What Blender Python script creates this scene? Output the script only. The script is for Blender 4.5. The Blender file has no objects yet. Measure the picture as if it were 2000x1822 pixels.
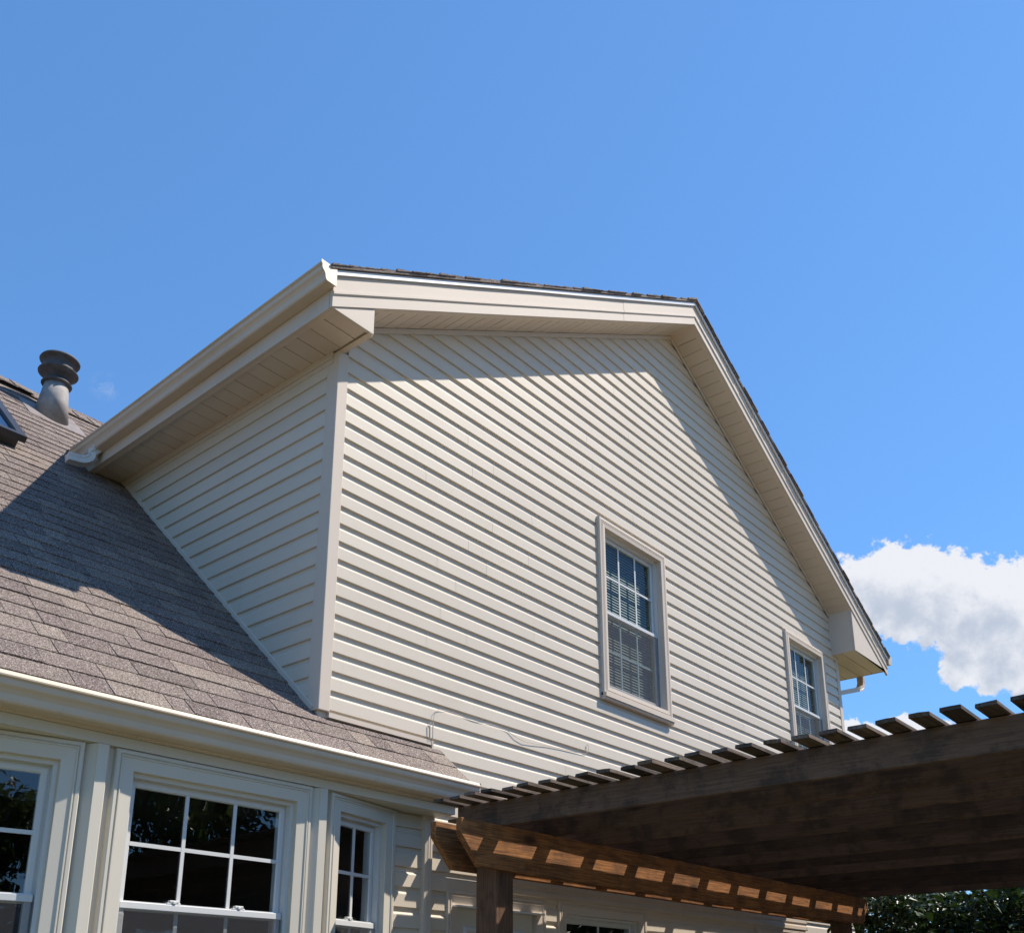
import bpy, bmesh, math, random
from mathutils import Vector, Matrix
random.seed(7)
C = bpy.context.scene.collection
SC = bpy.context.scene
PI = math.pi

# ------------------------------------------------------------------ camera, sky, sun, exposure
cam = bpy.data.objects.new('camera', bpy.data.cameras.new('camera'))
C.objects.link(cam)
cam.data.sensor_width = 36.0
cam.data.lens = 1930.77 / 2000 * 36.0
cam.data.shift_y = (1370.14 - 911.0) / 2000
cam.data.clip_start = 0.05
cam.data.clip_end = 3000
RX = Vector((0.6437056, -0.7652729, -0.0006926))
UP = Vector((-0.2224562, -0.1879838, 0.9566480))
FW = Vector((0.7322269, 0.6156456, 0.2912459))
m = Matrix((RX, UP, -FW)).transposed().to_4x4()
m.translation = Vector((-3.36476, -4.16011, -1.66416))
cam.matrix_world = m
SC.camera = cam

SUN = Vector((0.645, -0.457, 1.0)).normalized()          # towards the sun
SUN_EL = math.asin(SUN.z)
SUN_AZ = math.atan2(SUN.x, SUN.y)
sl = bpy.data.lights.new('sun', 'SUN')
sl.energy = 5.0
sl.angle = math.radians(0.53)
sl.color = (1.0, 0.915, 0.81)
so = bpy.data.objects.new('sun', sl)
so.rotation_euler = SUN.to_track_quat('Z', 'Y').to_euler()
so.location = SUN * 40
C.objects.link(so)

W = bpy.data.worlds.new('World')
SC.world = W
W.use_nodes = True
SKY_STRENGTH = 0.12


class NT:
    """small helper to wire shader nodes"""
    def __init__(s, tree):
        s.t = tree
        s.n = tree.nodes
        s.l = tree.links

    def new(s, typ, **kw):
        nd = s.n.new(typ)
        for k, v in kw.items():
            setattr(nd, k, v)
        return nd

    def put(s, sock, v):
        if hasattr(v, 'is_output') or isinstance(v, bpy.types.NodeSocket):
            s.l.new(v, sock)
        else:
            sock.default_value = v

    def math(s, op, a, b=0.0, c=None, clamp=False):
        nd = s.new('ShaderNodeMath', operation=op, use_clamp=clamp)
        s.put(nd.inputs[0], a)
        s.put(nd.inputs[1], b)
        if c is not None:
            s.put(nd.inputs[2], c)
        return nd.outputs[0]

    def mix(s, fac, a, b, blend='MIX'):
        nd = s.new('ShaderNodeMix', data_type='RGBA', blend_type=blend)
        s.put(nd.inputs[0], fac)
        s.put(nd.inputs[6], a)
        s.put(nd.inputs[7], b)
        return nd.outputs[2]

    def noise(s, vec, scale, detail=4.0, rough=0.55, dist=0.0):
        nd = s.new('ShaderNodeTexNoise')
        if vec is not None:
            s.l.new(vec, nd.inputs['Vector'])
        nd.inputs['Scale'].default_value = scale
        nd.inputs['Detail'].default_value = detail
        nd.inputs['Roughness'].default_value = rough
        nd.inputs['Distortion'].default_value = dist
        return nd.outputs[0]

    def ramp(s, fac, stops):
        nd = s.new('ShaderNodeValToRGB')
        s.put(nd.inputs[0], fac)
        e = nd.color_ramp.elements
        while len(e) < len(stops):
            e.new(0.5)
        for i, (p, col) in enumerate(stops):
            e[i].position = p
            e[i].color = (*col, 1) if len(col) == 3 else col
        return nd.outputs[0]

    def mapping(s, vec, scale=(1, 1, 1), loc=(0, 0, 0)):
        nd = s.new('ShaderNodeMapping')
        s.l.new(vec, nd.inputs[0])
        nd.inputs['Scale'].default_value = scale
        nd.inputs['Location'].default_value = loc
        return nd.outputs[0]

    def smooth(s, v, lo, hi):
        nd = s.new('ShaderNodeMapRange', interpolation_type='SMOOTHSTEP')
        s.put(nd.inputs[0], v)
        nd.inputs[1].default_value = lo
        nd.inputs[2].default_value = hi
        return nd.outputs[0]


def build_world():
    nt = NT(W.node_tree)
    nt.n.clear()
    sky = nt.new('ShaderNodeTexSky', sky_type='NISHITA')
    sky.sun_disc = False
    sky.sun_elevation = SUN_EL
    sky.sun_rotation = SUN_AZ
    sky.air_density = 1.0
    sky.dust_density = 0.1
    sky.ozone_density = 3.5
    hs = nt.new('ShaderNodeHueSaturation')
    nt.l.new(sky.outputs[0], hs.inputs['Color'])
    hs.inputs['Saturation'].default_value = 1.0
    hs.inputs['Value'].default_value = 1.0
    gm = nt.new('ShaderNodeGamma')
    nt.l.new(hs.outputs[0], gm.inputs[0])
    gm.inputs[1].default_value = 0.6
    skyc = nt.mix(1.0, gm.outputs[0], (0.875, 1.56, 2.40, 1), 'MULTIPLY')
    # cumulus: a field of overlapping puffs broken up by fractal noise, laid out over directions of the sky
    tc = nt.new('ShaderNodeTexCoord').outputs['Generated']

    def dot(v):
        nd = nt.new('ShaderNodeVectorMath', operation='DOT_PRODUCT')
        nt.l.new(tc, nd.inputs[0])
        nd.inputs[1].default_value = v
        return nd.outputs['Value']
    f0 = (0.908717, 0.249302, 0.334787)
    r0 = (0.264569, -0.964367, 0.0)
    u0 = (-0.322858, -0.088574, 0.942294)
    df = dot(f0)
    dfs = nt.math('MAXIMUM', df, 0.02)
    u = nt.math('DIVIDE', dot(r0), dfs)
    v = nt.math('DIVIDE', dot(u0), dfs)
    comb = nt.new('ShaderNodeCombineXYZ')
    nt.put(comb.inputs[0], u)
    nt.put(comb.inputs[1], v)
    uv = comb.outputs[0]
    # domain warp for billowy outlines
    wn = nt.new('ShaderNodeTexNoise')
    nt.l.new(uv, wn.inputs['Vector'])
    wn.inputs['Scale'].default_value = 38
    wn.inputs['Detail'].default_value = 7
    wn.inputs['Roughness'].default_value = 0.6
    sub = nt.new('ShaderNodeVectorMath', operation='SUBTRACT')
    nt.l.new(wn.outputs['Color'], sub.inputs[0])
    sub.inputs[1].default_value = (0.5, 0.5, 0.5)
    scl = nt.new('ShaderNodeVectorMath', operation='SCALE')
    nt.l.new(sub.outputs[0], scl.inputs[0])
    scl.inputs['Scale'].default_value = 0.036
    add = nt.new('ShaderNodeVectorMath', operation='ADD')
    nt.l.new(uv, add.inputs[0])
    nt.l.new(scl.outputs[0], add.inputs[1])
    puffs = [(-0.0622, 0.042, 0.038), (-0.0318, 0.0486, 0.040), (-0.0083, 0.0397, 0.0415), (0.0169, 0.0306, 0.0415), (0.0451, 0.0165, 0.039),
             (0.0737, 0.0117, 0.039), (-0.0294, 0.0142, 0.0293), (0.0006, 0.0047, 0.0293), (0.0292, -0.0093, 0.0341), (0.0613, -0.0235, 0.039),
             (0.0168, -0.0407, 0.0244), (0.0415, -0.0488, 0.022), (0.0702, -0.0527, 0.0268), (-0.0562, 0.0185, 0.0268), (0.104, -0.007, 0.0488),
             (0.1072, -0.0486, 0.0341), (-0.0886, -0.0904, 0.0140), (-0.0688, -0.099, 0.0160), (-0.0426, -0.0935, 0.0150), (-0.0228, -0.0965, 0.0145),
             (-0.0004, -0.1103, 0.022), (0.16, -0.02, 0.06), (0.24, -0.05, 0.05), (-0.14, -0.1, 0.03), (0.33, -0.07, 0.045), (-0.3, -0.12, 0.04)]

    def field(vec):
        out = None
        for (a, b, r) in puffs:
            nd = nt.new('ShaderNodeVectorMath', operation='DISTANCE')
            nt.l.new(vec, nd.inputs[0])
            nd.inputs[1].default_value = (a, b, 0)
            h = nt.math('MULTIPLY_ADD', nd.outputs['Value'], -1.0 / r, 1.0)
            out = h if out is None else nt.math('SMOOTH_MAX', out, h, 0.25)
        return out
    # z is dropped so that the distance is measured in the sky plane only
    flat = nt.new('ShaderNodeVectorMath', operation='MULTIPLY')
    nt.l.new(add.outputs[0], flat.inputs[0])
    flat.inputs[1].default_value = (1, 1, 0)
    F = field(flat.outputs[0])
    off = nt.new('ShaderNodeVectorMath', operation='ADD')
    nt.l.new(flat.outputs[0], off.inputs[0])
    off.inputs[1].default_value = (0.016, 0.024, 0)
    F2 = field(off.outputs[0])
    fine = nt.noise(uv, 95, 6, 0.62)
    dens = nt.math('ADD', F, nt.math('MULTIPLY_ADD', fine, 0.9, -0.45))
    mask = nt.smooth(dens, 0.0, 0.21)
    front = nt.math('GREATER_THAN', df, 0.3)
    mask = nt.math('MULTIPLY', mask, front)
    mask = nt.math('MULTIPLY', mask, 0.97)
    # faint wisp high on the left
    nd = nt.new('ShaderNodeVectorMath', operation='DISTANCE')
    nt.l.new(tc, nd.inputs[0])
    nd.inputs[1].default_value = (0.35152, 0.77244, 0.52893)
    wz = nt.math('MULTIPLY_ADD', nd.outputs['Value'], -1 / 0.016, 1.0)
    wsp = nt.math('MULTIPLY', nt.smooth(wz, 0.0, 0.8), nt.smooth(nt.noise(tc, 70, 6, 0.65, 0.8), 0.42, 0.75))
    wsp = nt.math('MULTIPLY', wsp, 0.28)
    # self shading: thicker towards the sun = greyer
    thick = nt.math('ADD', nt.math('MULTIPLY', F2, 0.9), nt.math('MULTIPLY_ADD', nt.noise(uv, 33, 8, 0.62), 1.7, -0.85))
    sh = nt.smooth(thick, 0.04, 1.02)
    ccol = nt.mix(sh, (5.6, 5.68, 5.95, 1), (3.4, 3.8, 4.5, 1))
    col = nt.mix(mask, skyc, ccol)
    col = nt.mix(wsp, col, (5.0, 5.2, 5.6, 1))
    bg = nt.new('ShaderNodeBackground')
    nt.l.new(col, bg.inputs[0])
    bg.inputs[1].default_value = SKY_STRENGTH
    out = nt.new('ShaderNodeOutputWorld')
    nt.l.new(bg.outputs[0], out.inputs[0])


build_world()
SC.view_settings.view_transform = 'Standard'
SC.view_settings.look = 'None'
SC.view_settings.exposure = 0.38
SC.view_settings.gamma = 1.0
SC.view_settings.use_curve_mapping = False
SC.render.engine = 'CYCLES'
SC.cycles.max_bounces = 10
SC.cycles.transparent_max_bounces = 16
SC.cycles.diffuse_bounces = 5

# ------------------------------------------------------------------ materials


def new_mat(name):
    mt = bpy.data.materials.new(name)
    mt.use_nodes = True
    nt = NT(mt.node_tree)
    bs = nt.n['Principled BSDF']
    return mt, nt, bs


def obj_coord(nt):
    return nt.new('ShaderNodeTexCoord').outputs['Object']


def world_pos(nt):
    return nt.new('ShaderNodeNewGeometry').outputs['Position']


def bump(nt, bs, h, strength, dist):
    b = nt.new('ShaderNodeBump')
    b.inputs['Strength'].default_value = strength
    b.inputs['Distance'].default_value = dist
    nt.l.new(h, b.inputs['Height'])
    nt.l.new(b.outputs[0], bs.inputs['Normal'])


def rand(nt):
    return nt.new('ShaderNodeObjectInfo').outputs['Random']


def vinyl(name, col, grain=True, dirt=0.10, rough=0.5, var=0.03, spec=0.35):
    mt, nt, bs = new_mat(name)
    p = world_pos(nt)
    c = nt.mix(nt.math('MULTIPLY', nt.smooth(nt.noise(p, 1.7, 5, 0.6), 0.42, 0.8), dirt), (*col, 1), (col[0] * .55, col[1] * .5, col[2] * .42, 1))
    st = nt.mapping(p, (9, 9, 0.9))
    c = nt.mix(nt.math('MULTIPLY', nt.smooth(nt.noise(st, 2.2, 5, 0.65), 0.58, 0.85), dirt * 1.1), c, (col[0] * .5, col[1] * .44, col[2] * .36, 1))
    rv = nt.math('MULTIPLY_ADD', rand(nt), 2 * var, 1 - var)
    mul = nt.new('ShaderNodeVectorMath', operation='SCALE')
    nt.l.new(c, mul.inputs[0])
    nt.put(mul.inputs['Scale'], rv)
    nt.l.new(mul.outputs[0], bs.inputs['Base Color'])
    bs.inputs['Roughness'].default_value = rough
    bs.inputs['Specular IOR Level'].default_value = spec
    if grain:
        g = nt.mapping(p, (14, 14, 150))
        h = nt.noise(g, 1.0, 6, 0.7, 1.2)
        w = nt.noise(nt.mapping(p, (1.3, 1.3, 5)), 1.0, 2, 0.5)
        hh = nt.math('ADD', nt.math('MULTIPLY', h, 0.10), w)
        bump(nt, bs, hh, 0.35, 0.004)
    else:
        w = nt.noise(nt.mapping(p, (2.2, 2.2, 3.0)), 1.0, 3, 0.5)
        bump(nt, bs, w, 0.30, 0.005)
    return mt


SIDING = vinyl('siding_vinyl', (0.645, 0.565, 0.455), True, 0.12, 0.5, 0.035, 0.3)
TRIM = vinyl('cream_trim', (0.62, 0.53, 0.435), False, 0.08, 0.6, 0.03, 0.2)
SOFFIT = vinyl('soffit_vinyl', (0.66, 0.54, 0.42), False, 0.10, 0.5)
GUTTER = vinyl('gutter_metal', (0.62, 0.51, 0.39), False, 0.34, 0.42)
WHITE = vinyl('white_vinyl', (0.62, 0.62, 0.60), False, 0.04, 0.35, 0.01)
DRIP = vinyl('white_metal', (0.80, 0.78, 0.76), False, 0.02, 0.3, 0.01)
BAYTRIM = vinyl('bay_trim', (0.60, 0.555, 0.465), False, 0.06, 0.42)


def shingle_mat(name='asphalt_shingle', single=False):
    mt, nt, bs = new_mat(name)
    p = world_pos(nt)
    r = rand(nt)
    if single:
        vor = nt.new('ShaderNodeTexWhiteNoise', noise_dimensions='3D')
        sn = nt.new('ShaderNodeVectorMath', operation='SNAP')
        nt.l.new(p, sn.inputs[0])
        sn.inputs[1].default_value = (0.24, 0.105, 0.097)
        nt.l.new(sn.outputs[0], vor.inputs['Vector'])
        r = vor.outputs['Value']
    base = nt.ramp(r, [(0.0, (0.125, 0.092, 0.080)), (0.25, (0.240, 0.192, 0.160)), (0.45, (0.170, 0.127, 0.112)), (0.65, (0.280, 0.228, 0.182)), (0.82, (0.155, 0.117, 0.106)), (1.0, (0.215, 0.166, 0.142))])
    gr = nt.noise(p, 135, 4, 0.9)
    c = nt.mix(nt.smooth(gr, 0.40, 0.54), nt.mix(1.0, base, (0.30, 0.27, 0.27, 1), 'MULTIPLY'), base)
    c = nt.mix(nt.math('MULTIPLY', nt.smooth(gr, 0.52, 0.64), 0.85), c, (0.62, 0.545, 0.48, 1))
    c = nt.mix(nt.math('MULTIPLY', nt.smooth(nt.noise(p, 9, 4, 0.6), 0.45, 0.75), 0.3), c, nt.mix(1.0, c, (0.55, 0.52, 0.52, 1), 'MULTIPLY'))
    nt.l.new(c, bs.inputs['Base Color'])
    bs.inputs['Roughness'].default_value = 0.92
    bs.inputs['Specular IOR Level'].default_value = 0.25
    bump(nt, bs, gr, 0.55, 0.004)
    return mt


SHINGLE = shingle_mat()
SHINGLE1 = shingle_mat('asphalt_shingle_courses', True)


def simple(name, col, rough=0.6, metal=0.0, noise_amt=0.15, scale=6, bumpd=0.0):
    mt, nt, bs = new_mat(name)
    p = world_pos(nt)
    n = nt.noise(p, scale, 5, 0.6)
    c = nt.mix(nt.smooth(n, 0.3, 0.75), (*[x * (1 - noise_amt) for x in col], 1), (*[x * (1 + noise_amt) for x in col], 1))
    nt.l.new(c, bs.inputs['Base Color'])
    bs.inputs['Roughness'].default_value = rough
    bs.inputs['Metallic'].default_value = metal
    if bumpd:
        bump(nt, bs, nt.noise(p, scale * 8, 4, 0.6), 0.5, bumpd)
    return mt


DARK = simple('dark_underlay', (0.02, 0.018, 0.017), 0.9)
ROOM = simple('dim_room', (0.07, 0.065, 0.06), 0.9)
FLASH = simple('painted_metal', (0.30, 0.28, 0.26), 0.8, 0.0, 0.22, 11)
FLASHL = simple('light_flashing', (0.24, 0.205, 0.185), 0.6, 0.0, 0.2, 12)
CAPM = simple('dark_cap_metal', (0.075, 0.073, 0.076), 0.7, 0.0, 0.3, 14)
BRONZE = simple('bronze_frame', (0.035, 0.033, 0.035), 0.4, 0.0, 0.15, 8)
CABLE = simple('cable_jacket', (0.50, 0.47, 0.42), 0.5, 0.0, 0.05, 10)
BLIND = simple('blind_fabric', (0.30, 0.30, 0.265), 0.5, 0.0, 0.05, 4)
ROOF_DECK = DARK


def wood(name, c1, c2, stain, axis=0):
    mt, nt, bs = new_mat(name)
    p = obj_coord(nt)
    r = nt.math('MULTIPLY', rand(nt), 37.0)
    sh = nt.new('ShaderNodeVectorMath', operation='ADD')
    nt.l.new(p, sh.inputs[0])
    cb = nt.new('ShaderNodeCombineXYZ')
    for i in range(3):
        nt.put(cb.inputs[i], r)
    nt.l.new(cb.outputs[0], sh.inputs[1])
    p2 = sh.outputs[0]
    sc = [105, 105, 105]
    sc[axis] = 4.5
    g = nt.noise(nt.mapping(p2, tuple(sc)), 1.0, 6, 0.65, 0.6)
    c = nt.mix(nt.smooth(g, 0.3, 0.72), (*c1, 1), (*c2, 1))
    pores = nt.noise(nt.mapping(p2, tuple(2.2 * x for x in sc)), 2.0, 4, 0.7)
    c = nt.mix(nt.math('MULTIPLY', nt.smooth(pores, 0.55, 0.72), 0.55), c, (*[x * .35 for x in c1], 1))
    tone = nt.math('MULTIPLY_ADD', rand(nt), 0.75, 0.5)
    tv = nt.new('ShaderNodeVectorMath', operation='SCALE')
    nt.l.new(c, tv.inputs[0])
    nt.put(tv.inputs['Scale'], tone if name.startswith('weathered') else 1.0)
    c = tv.outputs[0]
    # knots
    vs = [5.0, 5.0, 5.0]
    vs[axis] = 2.0
    vo = nt.new('ShaderNodeTexVoronoi')
    nt.l.new(nt.mapping(p2, tuple(vs)), vo.inputs['Vector'])
    vo.inputs['Scale'].default_value = 0.9
    kn = nt.smooth(vo.outputs['Distance'], 0.16, 0.04)
    c = nt.mix(nt.math('MULTIPLY', kn, 0.8), c, (*[x * .25 for x in c1], 1))
    # weather stains
    b = nt.noise(p2, 4.2, 8, 0.7)
    c = nt.mix(nt.math('MULTIPLY', nt.smooth(b, 0.46, 0.60), stain), c, (0.022, 0.020, 0.019, 1))
    nt.l.new(c, bs.inputs['Base Color'])
    bs.inputs['Roughness'].default_value = 0.8
    bs.inputs['Specular IOR Level'].default_value = 0.25
    bump(nt, bs, g, 0.5, 0.003)
    return mt


WOOD_BEAM = wood('cedar_beam', (0.140, 0.057, 0.021), (0.44, 0.190, 0.062), 0.36, 0)
WOOD_POST = wood('cedar_post', (0.105, 0.055, 0.032), (0.20, 0.105, 0.058), 0.4, 2)
WOOD_RAFTER = wood('weathered_rafter', (0.100, 0.060, 0.040), (0.170, 0.104, 0.068), 0.5, 1)
WOOD_SLAT = wood('weathered_slat', (0.085, 0.060, 0.045), (0.225, 0.165, 0.120), 0.55, 0)


def glass_mat(name, tint=(0.85, 0.9, 0.92), refl=1.0):
    mt, nt, bs = new_mat(name)
    nt.n.remove(bs)
    out = nt.n['Material Output']
    tr = nt.new('ShaderNodeBsdfTransparent')
    tr.inputs[0].default_value = (*tint, 1)
    gl = nt.new('ShaderNodeBsdfGlossy')
    gl.inputs['Roughness'].default_value = 0.006
    p = world_pos(nt)
    b = nt.new('ShaderNodeBump')
    b.inputs['Strength'].default_value = 0.12
    b.inputs['Distance'].default_value = 0.004
    nt.l.new(nt.noise(nt.mapping(p, (2.2, 2.2, 5)), 1.6, 2, 0.5), b.inputs['Height'])
    nt.l.new(b.outputs[0], gl.inputs['Normal'])
    lw = nt.new('ShaderNodeLayerWeight')
    lw.inputs['Blend'].default_value = 0.5
    f5 = nt.math('POWER', lw.outputs['Facing'], 5.0)
    f = nt.math('MULTIPLY_ADD', f5, 0.85, 0.10 * refl, clamp=True)
    mx = nt.new('ShaderNodeMixShader')
    nt.put(mx.inputs[0], f)
    nt.l.new(tr.outputs[0], mx.inputs[1])
    nt.l.new(gl.outputs[0], mx.inputs[2])
    nt.l.new(mx.outputs[0], out.inputs[0])
    return mt


GLASS = glass_mat('window_glass')
GLASS_UP = glass_mat('gable_window_glass', (0.80, 0.90, 0.87), 0.45)
GLASS_SKY = glass_mat('skylight_glass', (0.55, 0.65, 0.7), 2.2)


def screen_mat():
    mt, nt, bs = new_mat('insect_screen')
    bs.inputs['Base Color'].default_value = (0.06, 0.06, 0.065, 1)
    bs.inputs['Roughness'].default_value = 0.8
    p = world_pos(nt)
    n = nt.noise(p, 700, 2, 0.5)
    a = nt.math('MULTIPLY_ADD', nt.smooth(n, 0.35, 0.65), 0.22, 0.26)
    nt.put(bs.inputs['Alpha'], a)
    return mt


SCREEN = screen_mat()


def leaf_mat(name, c1, c2, trans=0.3):
    mt, nt, bs = new_mat(name)
    p = world_pos(nt)
    wn = nt.new('ShaderNodeTexNoise')
    nt.l.new(p, wn.inputs['Vector'])
    wn.inputs['Scale'].default_value = 17
    c = nt.mix(nt.smooth(wn.outputs[0], 0.35, 0.7), (*c1, 1), (*c2, 1))
    nt.l.new(c, bs.inputs['Base Color'])
    bs.inputs['Roughness'].default_value = 0.38
    bs.inputs['Specular IOR Level'].default_value = 0.5
    tl = nt.new('ShaderNodeBsdfTranslucent')
    nt.l.new(c, tl.inputs[0])
    mx = nt.new('ShaderNodeMixShader')
    mx.inputs[0].default_value = trans
    out = nt.n['Material Output']
    nt.l.new(bs.outputs[0], mx.inputs[1])
    nt.l.new(tl.outputs[0], mx.inputs[2])
    nt.l.new(mx.outputs[0], out.inputs[0])
    return mt


LEAF = leaf_mat('vine_leaf', (0.020, 0.040, 0.012), (0.055, 0.095, 0.018), 0.2)
LEAF_T = leaf_mat('tree_leaf', (0.055, 0.095, 0.026), (0.120, 0.175, 0.050), 0.45)
BARK = simple('bark', (0.07, 0.052, 0.04), 0.9, 0, 0.3, 12, 0.01)


def lawn_mat():
    mt, nt, bs = new_mat('lawn')
    p = world_pos(nt)
    c = nt.mix(nt.smooth(nt.noise(p, 0.6, 6, 0.65), 0.35, 0.7), (0.095, 0.098, 0.036, 1), (0.155, 0.140, 0.060, 1))
    c = nt.mix(nt.math('MULTIPLY', nt.smooth(nt.noise(p, 60, 3, 0.7), 0.5, 0.7), 0.5), c, (0.17, 0.155, 0.075, 1))
    nt.l.new(c, bs.inputs['Base Color'])
    bs.inputs['Roughness'].default_value = 0.9
    return mt


LAWN = lawn_mat()
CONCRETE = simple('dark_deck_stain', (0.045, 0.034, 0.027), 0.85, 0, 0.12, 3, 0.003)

# ------------------------------------------------------------------ mesh helpers


class MB:
    def __init__(s):
        s.v = []
        s.f = []

    def add(s, verts, faces):
        n = len(s.v)
        s.v += [tuple(a) for a in verts]
        s.f += [tuple(i + n for i in f) for f in faces]
        return s

    def box(s, a, b):
        (x0, y0, z0), (x1, y1, z1) = a, b
        return s.hexa([(x0, y0, z0), (x1, y0, z0), (x1, y1, z0), (x0, y1, z0), (x0, y0, z1), (x1, y0, z1), (x1, y1, z1), (x0, y1, z1)])

    def hexa(s, v):
        return s.add(v, [(0, 3, 2, 1), (4, 5, 6, 7), (0, 1, 5, 4), (1, 2, 6, 5), (2, 3, 7, 6), (3, 0, 4, 7)])

    def sweep(s, rings, closed=True, caps=True):
        """rings: list of equal-length point loops, joined one to the next"""
        n = len(rings[0])
        base = len(s.v)
        for r in rings:
            s.v += [tuple(p) for p in r]
        for i in range(len(rings) - 1):
            for j in range(n if closed else n - 1):
                a = base + i * n + j
                b = base + i * n + (j + 1) % n
                s.f.append((a, b, b + n, a + n))
        if caps and closed:
            s.f.append(tuple(base + j for j in reversed(range(n))))
            s.f.append(tuple(base + (len(rings) - 1) * n + j for j in range(n)))
        return s

    def mesh(s, name, mat, smooth=False):
        me = bpy.data.meshes.new(name)
        me.from_pydata(s.v, [], s.f)
        me.update()
        bm = bmesh.new()
        bm.from_mesh(me)
        bmesh.ops.recalc_face_normals(bm, faces=bm.faces)
        bm.to_mesh(me)
        bm.free()
        if smooth:
            me.shade_smooth()
        if mat:
            me.materials.append(mat)
        return me

    def build(s, name, mat, parent=None, M=None, smooth=False, bevel=0.0):
        o = link(name, s.mesh(name, mat, smooth), parent, M)
        if bevel:
            bv = o.modifiers.new('bevel', 'BEVEL')
            bv.width = bevel
            bv.segments = 2
            bv.limit_method = 'ANGLE'
        return o


BASE = {}


def link(name, data, parent=None, M=None):
    o = bpy.data.objects.new(name, data)
    C.objects.link(o)
    if M is not None:
        o.matrix_basis = M
    if parent is not None:
        o.parent = parent
        b = BASE.get(parent.name)
        if b is not None:
            o.matrix_parent_inverse = b.inverted()
        elif parent.name in WORLD:
            o.matrix_parent_inverse = WORLD[parent.name].inverted()
    WORLD[o.name] = M.copy() if M is not None else Matrix.Identity(4)
    return o


WORLD = {}


def thing(name, label, cat, loc=(0, 0, 0), group=None):
    o = bpy.data.objects.new(name, None)
    C.objects.link(o)
    o.location = loc
    BASE[o.name] = Matrix.Translation(loc)
    o['label'] = label
    o['category'] = cat
    if group:
        o['group'] = group
    return o


def tag(o, label=None, cat=None, kind=None, group=None):
    if label:
        o['label'] = label
    if cat:
        o['category'] = cat
    if kind:
        o['kind'] = kind
    if group:
        o['group'] = group
    return o


def tube(mb, pts, r, n=8):
    pts = [Vector(p) for p in pts]
    rings = []
    for i, p in enumerate(pts):
        t = (pts[min(i + 1, len(pts) - 1)] - pts[max(i - 1, 0)]).normalized()
        a = t.cross(Vector((0.13, 0.21, 1))).normalized()
        b = t.cross(a)
        rr = r[i] if isinstance(r, (list, tuple)) else r
        rings.append([p + (a * math.cos(2 * PI * k / n) + b * math.sin(2 * PI * k / n)) * rr for k in range(n)])
    mb.sweep(rings)
    return mb


def lathe(mb, cx, cy, prof, n=40):
    rings = []
    for (r, z) in prof:
        rings.append([(cx + r * math.cos(2 * PI * k / n), cy + r * math.sin(2 * PI * k / n), z) for k in range(n)])
    mb.sweep(rings)
    return mb


# ------------------------------------------------------------------ ground
GZ = -3.2
g = MB().add([(-400, -400, GZ), (400, -400, GZ), (400, 400, GZ), (-400, 400, GZ)], [(0, 1, 2, 3)]).build('lawn', LAWN)
tag(g, 'wide green lawn around the house', kind='structure')
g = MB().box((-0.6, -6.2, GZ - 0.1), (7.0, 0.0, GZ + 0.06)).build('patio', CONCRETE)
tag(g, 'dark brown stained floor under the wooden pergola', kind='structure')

BOUNCE = simple('bounce_surface', (0.60, 0.49, 0.37), 0.85, 0, 0.12, 2, 0.003)  # pale ground sheet added out of view to bounce warm light up at the gable
g = MB().add([(-4, -16, GZ + 0.012), (22, -16, GZ + 0.012), (22, -8.2, GZ + 0.012), (-4, -8.2, GZ + 0.012)], [(0, 1, 2, 3)]).build('reflector', BOUNCE)
tag(g, 'unseen added light-bouncing terrace beyond the pergola', kind='structure')

# ------------------------------------------------------------------ the house
E_ = 0.1143                 # siding exposure
XA, SL, ZAP = 3.986, 0.565, 4.628   # ridge x, rake slope, soffit level at the ridge
X0, X1 = -0.085, 7.53       # wall corners
OV = 0.30                   # rake overhang
RS, RY0 = 1.082, 0.197      # lower roof: y = RY0 + RS*z
house = thing('house', 'two storey house clad in beige siding with brown shingle roof', 'house', (3.7, 4.0, GZ))


def zb(x):
    return ZAP - SL * abs(x - XA)


# -- windows ---------------------------------------------------------------


def ring_sweep(mb, x0, x1, z0, z1, prof, M=None):
    """picture-frame moulding: prof = [(inset, out)] swept with mitred corners; local u, w(out = -y), v"""
    rings = []
    for (ux, uz, sx, sz) in ((x0, z0, 1, 1), (x1, z0, -1, 1), (x1, z1, -1, -1), (x0, z1, 1, -1)):
        rings.append([(ux + sx * i, -w, uz + sz * i) for (i, w) in prof])
    base = len(mb.v)
    n = len(prof)
    for r in rings:
        mb.v += r
    for k in range(4):
        for j in range(n - 1):
            a = base + k * n + j
            b = base + ((k + 1) % 4) * n + j
            mb.f.append((a, b, b + 1, a + 1))
    return mb


def trim_side(x0, x1, z0, z1, prof, side):
    """one mitred board of the picture frame: side 0 bottom 1 right 2 top 3 left"""
    cs = [(x0, z0, 1, 1), (x1, z0, -1, 1), (x1, z1, -1, -1), (x0, z1, 1, -1)]
    a, b = cs[side], cs[(side + 1) % 4]
    ring = lambda c: [(c[0] + c[2] * i, -w, c[1] + c[3] * i) for (i, w) in prof]
    mb = MB()
    mb.sweep([ring(a), ring(b)], closed=True, caps=True)
    return mb


PROF_UP = [(0, -0.01), (0, 0.030), (0.006, 0.040), (0.026, 0.043), (0.029, 0.037), (0.033, 0.043), (0.040, 0.043), (0.043, 0.038), (0.047, 0.043),
           (0.078, 0.040), (0.080, 0.034), (0.080, -0.065), (0.06, -0.065), (0.06, -0.01)]
PROF_BAY = [(0, -0.03), (0, 0.022), (0.005, 0.028), (0.018, 0.028), (0.022, 0.022), (0.026, 0.030), (0.031, 0.030), (0.034, 0.024), (0.040, 0.024),
            (0.088, 0.020), (0.090, 0.014), (0.090, -0.075), (0.07, -0.075), (0.07, -0.03)]


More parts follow.
